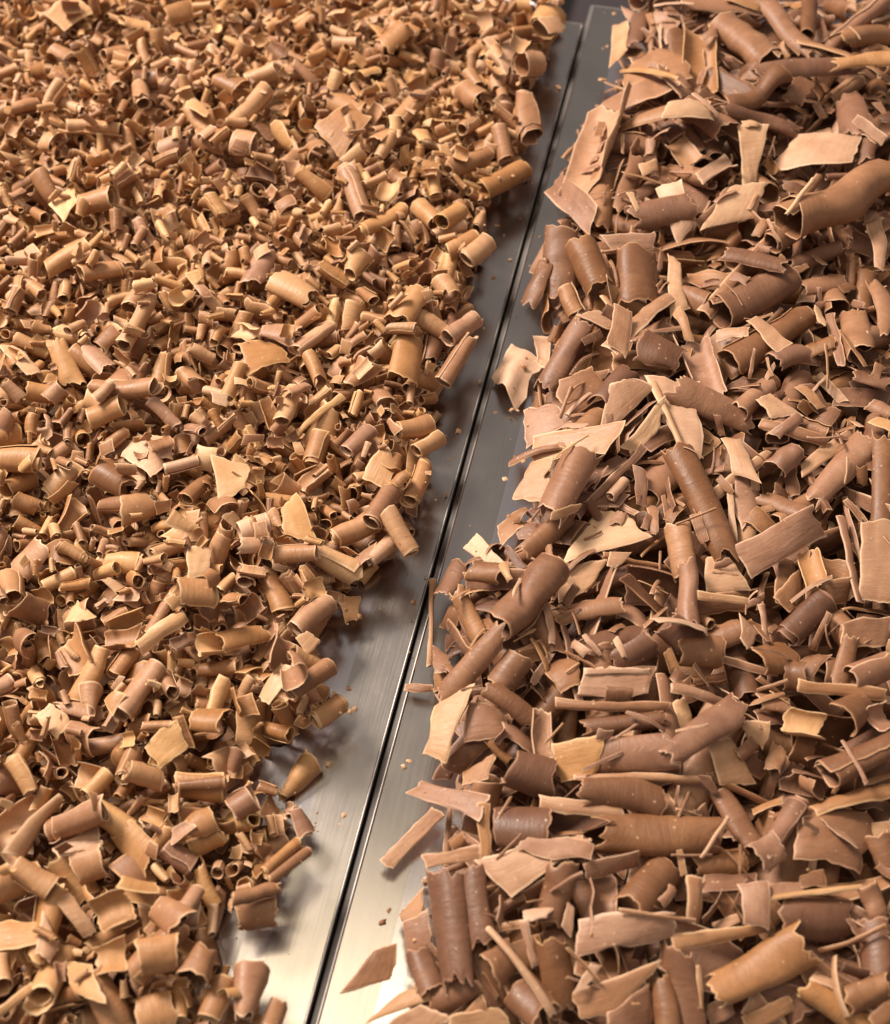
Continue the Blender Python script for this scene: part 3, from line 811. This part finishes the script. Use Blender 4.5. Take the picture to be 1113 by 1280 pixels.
def put(spec, pile):
    kind = spec[0]
    r = r1()
    if kind == 'q':
        c, rest_ = spec[1:9], list(spec[9:])
        tone = rest_[0]
        bend = rest_[1] if len(rest_) > 1 else abs(r.normal(.06, .05))
        label = rest_[2] if len(rest_) > 2 else None
        wave = rest_[3] if len(rest_) > 3 else 0.0
        pts = [(c[2 * k], c[2 * k + 1]) for k in range(4)]
        W = np.array([unproj(x, y, 0.010)[:2] for x, y in pts])
        px, py = np.mean(pts, 0)
        C = W - unproj(px, py, 0.010)[:2]
        ang = math.atan2(*(C[1] + C[2] - C[0] - C[3])[::-1])
        ca, sa = math.cos(-ang), math.sin(-ang)
        C = np.stack([C[:, 0] * ca - C[:, 1] * sa, C[:, 0] * sa + C[:, 1] * ca], 1)
        S = quad_sheet(r, C, 0.0007 if pile == 'R' else 0.00045, bend, 10, 8, 0.028, 'flake', wave)
        yaw = ang
    elif kind == 's':
        x0, y0, x1, y1, w, tone = spec[1:7]
        label = spec[7] if len(spec) > 7 else None
        a, b = unproj(x0, y0, 0.010), unproj(x1, y1, 0.010)
        px, py = (x0 + x1) / 2, (y0 + y1) / 2
        L = np.linalg.norm(b - a)
        W = w * mpp((a + b) / 2) * 1.05
        yaw = math.atan2(b[1] - a[1], b[0] - a[0])
        k = r.uniform(.6, 1)
        S = quad_sheet(r, [(-L / 2, -W / 2), (L / 2, -W / 2 * k), (L / 2, W / 2 * k), (-L / 2, W / 2)], 0.0009, abs(r.normal(.15, .12)), 10, 4, 0.03, 'splinter')
    else:
        x0, y0, x1, y1, w, tone, mode = spec[1:8]
        label = spec[8] if len(spec) > 8 else None
        a, b = unproj(x0, y0, 0.010), unproj(x1, y1, 0.010)
        px, py = (x0 + x1) / 2, (y0 + y1) / 2
        L = np.linalg.norm(b - a)
        W = w * mpp((a + b) / 2)
        W *= .90 if pile == 'R' else 1.0
        L = max(L - W * 0.12, W * .6)
        yaw = math.atan2(b[1] - a[1], b[0] - a[0])
        big = pile == 'R'
        th = 0.00052 if big else 0.00040
        nu, nv = (20, 10) if big else (18, 7)
        if mode == 't':
            S = roll_sheet(r, L, W / 2, r.uniform(1.15, 1.7) if big else r.uniform(1.3, 2.2), th, None, r.normal(0, .10), nu, nv, 0.022, r.normal(0, .01), .014)
        elif mode == 'c':
            S = roll_sheet(r, L, W / 2 * .85, r.uniform(1.2, 1.6), th, None, 0.65, nu, nv, 0.05, 0, .014)
        else:
            n = r.uniform(.36, .55) if mode == 'u' else r.uniform(.32, .70)
            R = W / 2 / (math.sin(math.pi * n) if n < .5 else 1.0)
            S = roll_sheet(r, L, R, n, th, mode, r.normal(0, .16), 16, nv, 0.045, abs(r.normal(0, .02)) * (1 if mode == 'd' else -1), .016)
    hue = float(np.clip(r.normal(.24 if pile == 'R' else .62, .28), 0, 1))
    rest_hero(S, yaw, px, py, pile, float(np.clip((.43 if pile == 'R' else .53) + (tone - .5) * .95 + r.normal(0, .03), .04, .84 if pile == 'R' else .78)), hue,
              pitch=r.normal(0, .03), label=label)


# fill, then the picked out pieces on top of it
wl = [1.4] * 60 + [1.1] * 34 + [.75] * 36
fill(LP, wl, SDL, TL, 'L', 6800, 6, lambda x, y: rng.uniform(.55, 1.22) * np.interp(y, [.09, .17, .26, .5], [1.55, 1.35, 1.12, 1.0]),
     lambda: float(np.clip(rng.normal(.56, .12), .2, .98)), 0.5)
wr = [0.7] * 36 + [1.0] * 34 + [1.1] * 34 + [0.7] * 24
fill(RP, wr, SDR, TR, 'R', 1400, 7, lambda x, y: rng.uniform(.6, 1.05), lambda: float(np.clip(rng.normal(.39, .13), .10, .80)), 0.22)
fill(LP, [1.0] * len(LP), SDL, np.minimum(TL, FLOOR_Z + .009), 'L', 500, 4, lambda x, y: rng.uniform(.5, .95), lambda: float(np.clip(rng.normal(.5, .12), .2, .98)), 0.5)
n_fill = len(PIECES)
print('fill', n_fill, 'misses done; deficit left', float(np.mean((TL - H)[SDL > .01])), 'right', float(np.mean((TR - H)[SDR > .01])))
for s in sorted(RIGHT, key=lambda q: any(isinstance(e, str) and len(e) > 2 for e in q)):
    put(s, 'R')
for s in sorted(LEFT, key=lambda q: any(isinstance(e, str) and len(e) > 2 for e in q)):
    put(s, 'L')

# dust layer added under both heaps so the steel mirrors no lamp there
DUST_LAYER = {}
for pile, SDm in (('L', SDL), ('R', SDR)):
    DUST_LAYER[pile] = np.clip((SDm - .005) * .25, -.001, .0016) + lumps(9, .0004, 30)

# slivers, chips and a few more curls that came down last
def blur(Z, k):
    for ax in (0, 1):
        c = np.cumsum(np.pad(Z, [(k + 1, k) if a == ax else (0, 0) for a in (0, 1)], mode='edge'), axis=ax)
        Z = (np.take(c, range(2 * k + 1, c.shape[ax]), ax) - np.take(c, range(0, c.shape[ax] - 2 * k - 1), ax)) / (2 * k + 1)
    return Z


nL, nR = [60, 34, 36], [36, 34, 34, 24]
fill(RP, [.3] * 36 + [1.0] * 34 + [1.2] * 34 + [1.3] * 24, SDR - .003, blur(H, 12) - .0022, 'R', 640, 5, lambda x, y: rng.uniform(.26, .64), lambda: float(np.clip(rng.normal(.46, .14), .15, .80)), 0.35)
fill(RP[70:], [1.0] * 34 + [1.6] * 24, SDR - .004, H + .004, 'R', 80, 5, lambda x, y: rng.uniform(.3, .7), lambda: float(np.clip(rng.normal(.64, .12), .3, .85)), 0.3)
fill(LP, [1.0] * 60 + [1.1] * 34 + [.9] * 36, SDL - .002, blur(H, 8) - .001, 'L', 900, 5, lambda x, y: rng.uniform(.35, .8), lambda: float(np.clip(rng.normal(.58, .12), .25, .9)), 0.6)
fill(LP, [.8] * 60 + [1.2] * 34 + [.8] * 36, SDL - .003, H + .004, 'L', 360, 5, lambda x, y: rng.uniform(.4, .9) * np.interp(y, [.08, .2, .5], [1.2, 1.1, .95]), lambda: float(np.clip(rng.normal(.62, .12), .3, .9)), 0.5)

# crumbs on the bare steel
CRUMB = [(603, 340, 4.5, .9), (638, 324, 3, .9), (622, 268, 3, .7), (595, 463, 3.5, .95), (600, 476, 2.5, .8), (620, 515, 3, .8), (648, 519, 2.5, .8),
         (557, 580, 2.5, .6), (443, 886, 6, .85), (437, 889, 4, .8), (430, 1018, 4, .8), (425, 1030, 3, .8), (412, 955, 5, .85), (754, 60, 3, .6),
         (478, 1153, 6, .3), (486, 1137, 5, .35), (450, 770, 4, .6), (515, 700, 3, .6), (632, 598, 5, .95), (505, 958, 5, .9), (511, 951, 5, .85), (640, 262, 2.5, .6)]
_cr = np.random.default_rng(77)
for _ in range(120):                     # crumbs shed along the edges of both heaps
    E = LEFT_EDGE[2:32] if _cr.random() < .55 else RIGHT_EDGE[:36]
    ex, ey = E[int(_cr.integers(len(E)))]
    CRUMB.append((ex + (1 if E[0] == LEFT_EDGE[2] else -1) * abs(_cr.normal(12, 9)), ey + _cr.normal(0, 14), _cr.uniform(.6, 1.6) if _cr.random() < .7 else _cr.uniform(1.6, 4.5), _cr.uniform(.4, .85)))
for (x, y, w, tone) in CRUMB:
    r = r1()
    p = unproj(x, y, 0)
    W = w * mpp(p)
    C = [(-W * r.uniform(.5, 1), -W * r.uniform(.4, .8)), (W * r.uniform(.5, 1), -W * r.uniform(.3, .8)), (W * r.uniform(.5, 1), W * r.uniform(.4, .8)), (-W * r.uniform(.4, 1), W * r.uniform(.3, .8))]
    S = quad_sheet(r, C, 0.0006, r.normal(.2, .15), 4, 4, 0.08, 'crumb')
    rest_hero(S, r.uniform(0, 6.28), x, y, 'C', tone, .5, label='tiny chocolate crumb lying on bare steel between the heaps')

# ------------------------------------------------------------------ meshes
def make_mesh(name, v, q, pc, edge, inner, sharp_v, side, tone=None, hue=None):
    me = bpy.data.meshes.new(name)
    me.vertices.add(len(v))
    me.vertices.foreach_set('co', np.ascontiguousarray(v, np.float32).ravel())
    me.loops.add(q.size)
    me.loops.foreach_set('vertex_index', q.astype(np.int32).ravel())
    me.polygons.add(len(q))
    me.polygons.foreach_set('loop_start', np.arange(0, q.size, 4, dtype=np.int32))
    me.update(calc_edges=True)
    ev = np.empty(len(me.edges) * 2, np.int32)
    me.edges.foreach_get('vertices', ev)
    ev = ev.reshape(-1, 2)
    sh = sharp_v[ev[:, 0]] & sharp_v[ev[:, 1]] & (side[ev[:, 0]] == side[ev[:, 1]])
    a = me.attributes.new('sharp_edge', 'BOOLEAN', 'EDGE')
    a.data.foreach_set('value', sh)
    for nm, d in (('edge', edge), ('inner', inner), ('tone', tone), ('hue', hue)):
        if d is not None:
            a = me.attributes.new(nm, 'FLOAT', 'POINT')
            a.data.foreach_set('value', np.ascontiguousarray(d, np.float32))
    a = me.attributes.new('pc', 'FLOAT_VECTOR', 'POINT')
    a.data.foreach_set('vector', np.ascontiguousarray(pc, np.float32).ravel())
    me.materials.append(CHOC)
    return me


def sheet_mesh(S, name):
    if S.mesh is None:
        S.mesh = make_mesh(name, S.v, S.q, S.pc, S.edge, S.inner, S.bnd, S.side)
    return S.mesh


# how much of each piece shows, from the height field: 300 of a kind become objects, the rest is one mass
from mathutils import Matrix
vis_w = 1.0 / (GY * CP + CAMZ * SP) ** 2
dep = GY * CP + (CAMZ - H) * SP
sx = GX / dep * FPX + PW / 2
sy = PH / 2 - (GY * SP - (CAMZ - H) * CP) / dep * FPX
inview = (sx > -4) & (sx < PW + 4) & (sy > -4) & (sy < PH + 4)
show = np.bincount(ID[(ID >= 0) & inview], weights=(vis_w * CELL * CELL * FPX * FPX)[(ID >= 0) & inview], minlength=len(PIECES))

KIND_NAME = {('L', 'roll'): 'chocolate_curl', ('L', 'flake'): 'chocolate_flake', ('L', 'splinter'): 'chocolate_flake', ('R', 'roll'): 'chocolate_roll',
             ('R', 'flake'): 'chocolate_shard', ('R', 'splinter'): 'chocolate_splinter', ('C', 'crumb'): 'chocolate_crumb'}
CAT = {'chocolate_curl': 'chocolate curl', 'chocolate_flake': 'chocolate flake', 'chocolate_roll': 'chocolate roll', 'chocolate_shard': 'chocolate shard',
       'chocolate_splinter': 'chocolate splinter', 'chocolate_crumb': 'chocolate crumb'}
GROUP = {'chocolate_curl': 'small curls heaped in one tray', 'chocolate_flake': 'small flakes among the small curls', 'chocolate_roll': 'large rolls heaped in one tray',
         'chocolate_shard': 'flat shards among the large rolls', 'chocolate_splinter': 'thin splinters among the large rolls', 'chocolate_crumb': 'crumbs on the bare steel'}


NICK = {'wide yellowish hollow shell': 'yellowish hollow shell', 'flat brown shard lying': 'brown shard on the rim', 'fattest long smooth': 'fattest smooth roll',
        'flat pale bent flake': 'pale bent flake', 'wavy golden petal': 'golden petal shaped shaving', 'smooth golden brown roll': 'speckled golden roll',
        'long reddish brown ribbed': 'reddish ribbed half roll', 'roof shaped folded': 'roof shaped shard', 'large flat pale tri': 'pale triangular flake',
        'fat dark brown roll': 'fat cracked dark roll', 'short pale flat stick': 'short pale stick', 'long golden brown trough': 'golden trough shaped roll',
        'short very dark brown roll': 'short very dark roll', 'flat golden flake with': 'golden ragged flake', 'straight flat stick': 'straight jutting stick',
        'wide flat strip': 'strip across the stick', 'straight brown half roll': 'straight half roll', 'pale spoon': 'pale spoon shaped shaving',
        'long wide brown half': 'long wide half roll', 'big upright': 'big upright half roll', 'leaf shaped': 'leaf shaped flake', 'wide smooth yellowish': 'wide yellowish half roll',
        'pale golden square': 'golden square flake', 'pinkish tube': 'pinkish open tube', 'longest reddish': 'longest reddish tube', 'slim smooth tube': 'slim lone tube',
        'tube with an open end': 'tube pointing at the seam', 'long reddish tube': 'long reddish tube', 'small cone shaped': 'small lone cone', 'ragged yellowish cone': 'ragged yellowish cone',
        'flowerpot': 'flowerpot shaped curl', 'dark hollow': 'dark bowl shaped curl', 'wide pale square': 'wide pale square flake', 'wide smooth half curl': 'wide smooth half curl',
        'large dark flat': 'large dark flake', 'broad golden': 'broad golden half curl', 'slender long': 'slender long tube', 'pale open ended': 'pale open ended tube'}
MARKS = []
for p in PIECES:
    if p.get('label') and p['pile'] != 'C':
        MARKS.append((p['t'][:2], p['pile'], [v for k, v in NICK.items() if p['label'].startswith(k)][0]))


def words(p, name):
    if name == 'chocolate_crumb':
        return ('very dark' if p['tone'] < .5 else 'pale') + ' tiny chocolate crumb lying on bare steel between the heaps'
    t, S = p['tone'], p['S']
    tone = 'very dark brown' if t < .28 else 'dark brown' if t < .42 else 'mid brown' if t < .56 else 'light brown' if t < .70 else 'tan' if t < .84 else 'pale cream'
    if S.kind == 'roll':
        ln = S.len * p['scale'] / (0.010 if p['pile'] == 'L' else 0.026)
        form = ('short ' if ln < .85 else 'long ' if ln > 1.25 else '') + ('tightly rolled' if S.turns > 1.35 else 'loosely rolled' if S.turns > .8 else 'hollow half' if S.up == 'u' else 'arched half')
    else:
        form = 'large' if S.size * p['scale'] > (0.011 if p['pile'] == 'L' else 0.030) else 'small'
    what = {'chocolate_curl': 'curl', 'chocolate_flake': 'flat flake', 'chocolate_roll': 'roll', 'chocolate_shard': 'flat shard', 'chocolate_splinter': 'narrow splinter'}[name]
    d, nick = min((float(np.hypot(*(p['t'][:2] - m[0]))), m[2]) for m in MARKS if m[1] == p['pile'])
    sd = (SDL if p['pile'] == 'L' else SDR)[min(NX - 1, max(0, int((p['t'][0] - X0) / CELL))), min(NY - 1, max(0, int((p['t'][1] - Y0) / CELL)))]
    heap = 'small curls' if p['pile'] == 'L' else 'large shavings'
    if d < 0.046:
        where = ('beside the ' if d < .018 else 'near the ') + nick
    elif sd < 0.012:
        where = 'at the edge of the heap of ' + heap
    elif p['hero'] if 'hero' in p else False:
        where = 'on top of the heap of ' + heap
    else:
        where = 'within the heap of ' + heap
    w = f'{tone} {form} chocolate {what} {where}'.split()
    return ' '.join(w if len(w) <= 16 else [q for q in w if q != 'chocolate'])


kinds = {}
for k, p in enumerate(PIECES):
    kinds.setdefault(KIND_NAME[(p['pile'], p['S'].kind)], []).append(k)
single, mass = [], {'L': [], 'R': []}
for name, ks in kinds.items():
    ks = sorted(ks, key=lambda k: -(show[k] + (1e4 if PIECES[k].get('label') else 0)))
    lim = 300
    for n, k in enumerate(ks):
        if n < lim and show[k] > 25 or PIECES[k]['pile'] == 'C':
            single.append((name, k))
        else:
            mass[PIECES[k]['pile']].append(k)

for name, k in single:
    p = PIECES[k]
    o = bpy.data.objects.new(name, sheet_mesh(p['S'], name))
    M = Matrix([[*p['M'][i], p['t'][i]] for i in range(3)] + [[0, 0, 0, 1]])
    o.matrix_world = M
    if p.get('hero'):
        hue = p['hue']
    else:
        hue = float(np.clip(rng.normal(.66 if p['pile'] == 'L' else .24, .28), 0, 1))
    o.color = (p['tone'], hue, 0, 1)
    col.objects.link(o)
    tag(o, p.get('label') or words(p, name), CAT[name], GROUP[name] if not p.get('label') or name == 'chocolate_crumb' else None)

for pile, ks in mass.items():
    if not ks:
        continue
    V, Q, PCs, E, I, B_, Sd, T, Hh = [], [], [], [], [], [], [], [], []
    off = 0
    for k in ks:
        p = PIECES[k]
        S = p['S']
        V.append(S.v @ p['M'].T + p['t'])
        Q.append(S.q + off)
        off += len(S.v)
        PCs.append(S.pc + (0, 0, k * .37))
        E.append(S.edge); I.append(S.inner); B_.append(S.bnd); Sd.append(S.side)
        T.append(np.full(len(S.v), p['tone']))
        Hh.append(np.full(len(S.v), float(np.clip(rng.normal(.66 if pile == 'L' else .24, .28), 0, 1))))
    cat_ = np.concatenate
    name = 'small_curl_mass' if pile == 'L' else 'buried_shaving_mass'
    me = make_mesh(name, np.vstack(V), np.vstack(Q), np.vstack(PCs), cat_(E), cat_(I), cat_(B_), cat_(Sd), cat_(T), cat_(Hh))
    o = bpy.data.objects.new(name, me)
    o.color = (0, 0, 0, 1)
    col.objects.link(o)
    tag(o, 'dense mass of the smallest chocolate curls filling the heap of curls' if pile == 'L' else 'buried chocolate shavings filling the heap of large rolls', 'chocolate', None, 'stuff')

for pile, SDm in (('L', SDL), ('R', SDR)):  # added layer, keeps steel reflections from showing through the heaps
    st = 3
    keep = SDm[::st, ::st] > .006
    r = np.random.default_rng(5)
    z = H0[::st, ::st] + DUST_LAYER[pile][::st, ::st] + r.normal(0, .0004, keep.shape)
    v = np.stack([GX[::st, ::st] + r.normal(0, .0004, keep.shape), GY[::st, ::st] + r.normal(0, .0004, keep.shape), z], -1).reshape(-1, 3)
    idx = np.arange(keep.size).reshape(keep.shape)
    full = keep[:-1, :-1] & keep[1:, :-1] & keep[1:, 1:] & keep[:-1, 1:]
    q = np.stack([idx[:-1, :-1][full], idx[1:, :-1][full], idx[1:, 1:][full], idx[:-1, 1:][full]], 1)
    used, inv = np.unique(q, return_inverse=True)
    q, v = inv.reshape(-1, 4), v[used]
    n = len(v)
    me = make_mesh('added_dust_layer', v, q, v, np.zeros(n), np.zeros(n), np.zeros(n, bool), np.zeros(n), r.uniform(.3, .6, n), np.full(n, .4))
    o = bpy.data.objects.new('added_dust_layer', me)
    o.color = (0, 0, 0, 1)
    col.objects.link(o)
    tag(o, 'added chocolate dust layer hiding lamp reflections in the steel under the ' + ('small curls' if pile == 'L' else 'large rolls'), 'added layer', None, 'stuff')

print('pieces', len(PIECES), 'fill', n_fill, 'single', len(single), {n: len(k) for n, k in kinds.items()}, 'mass', {k: len(v) for k, v in mass.items()})
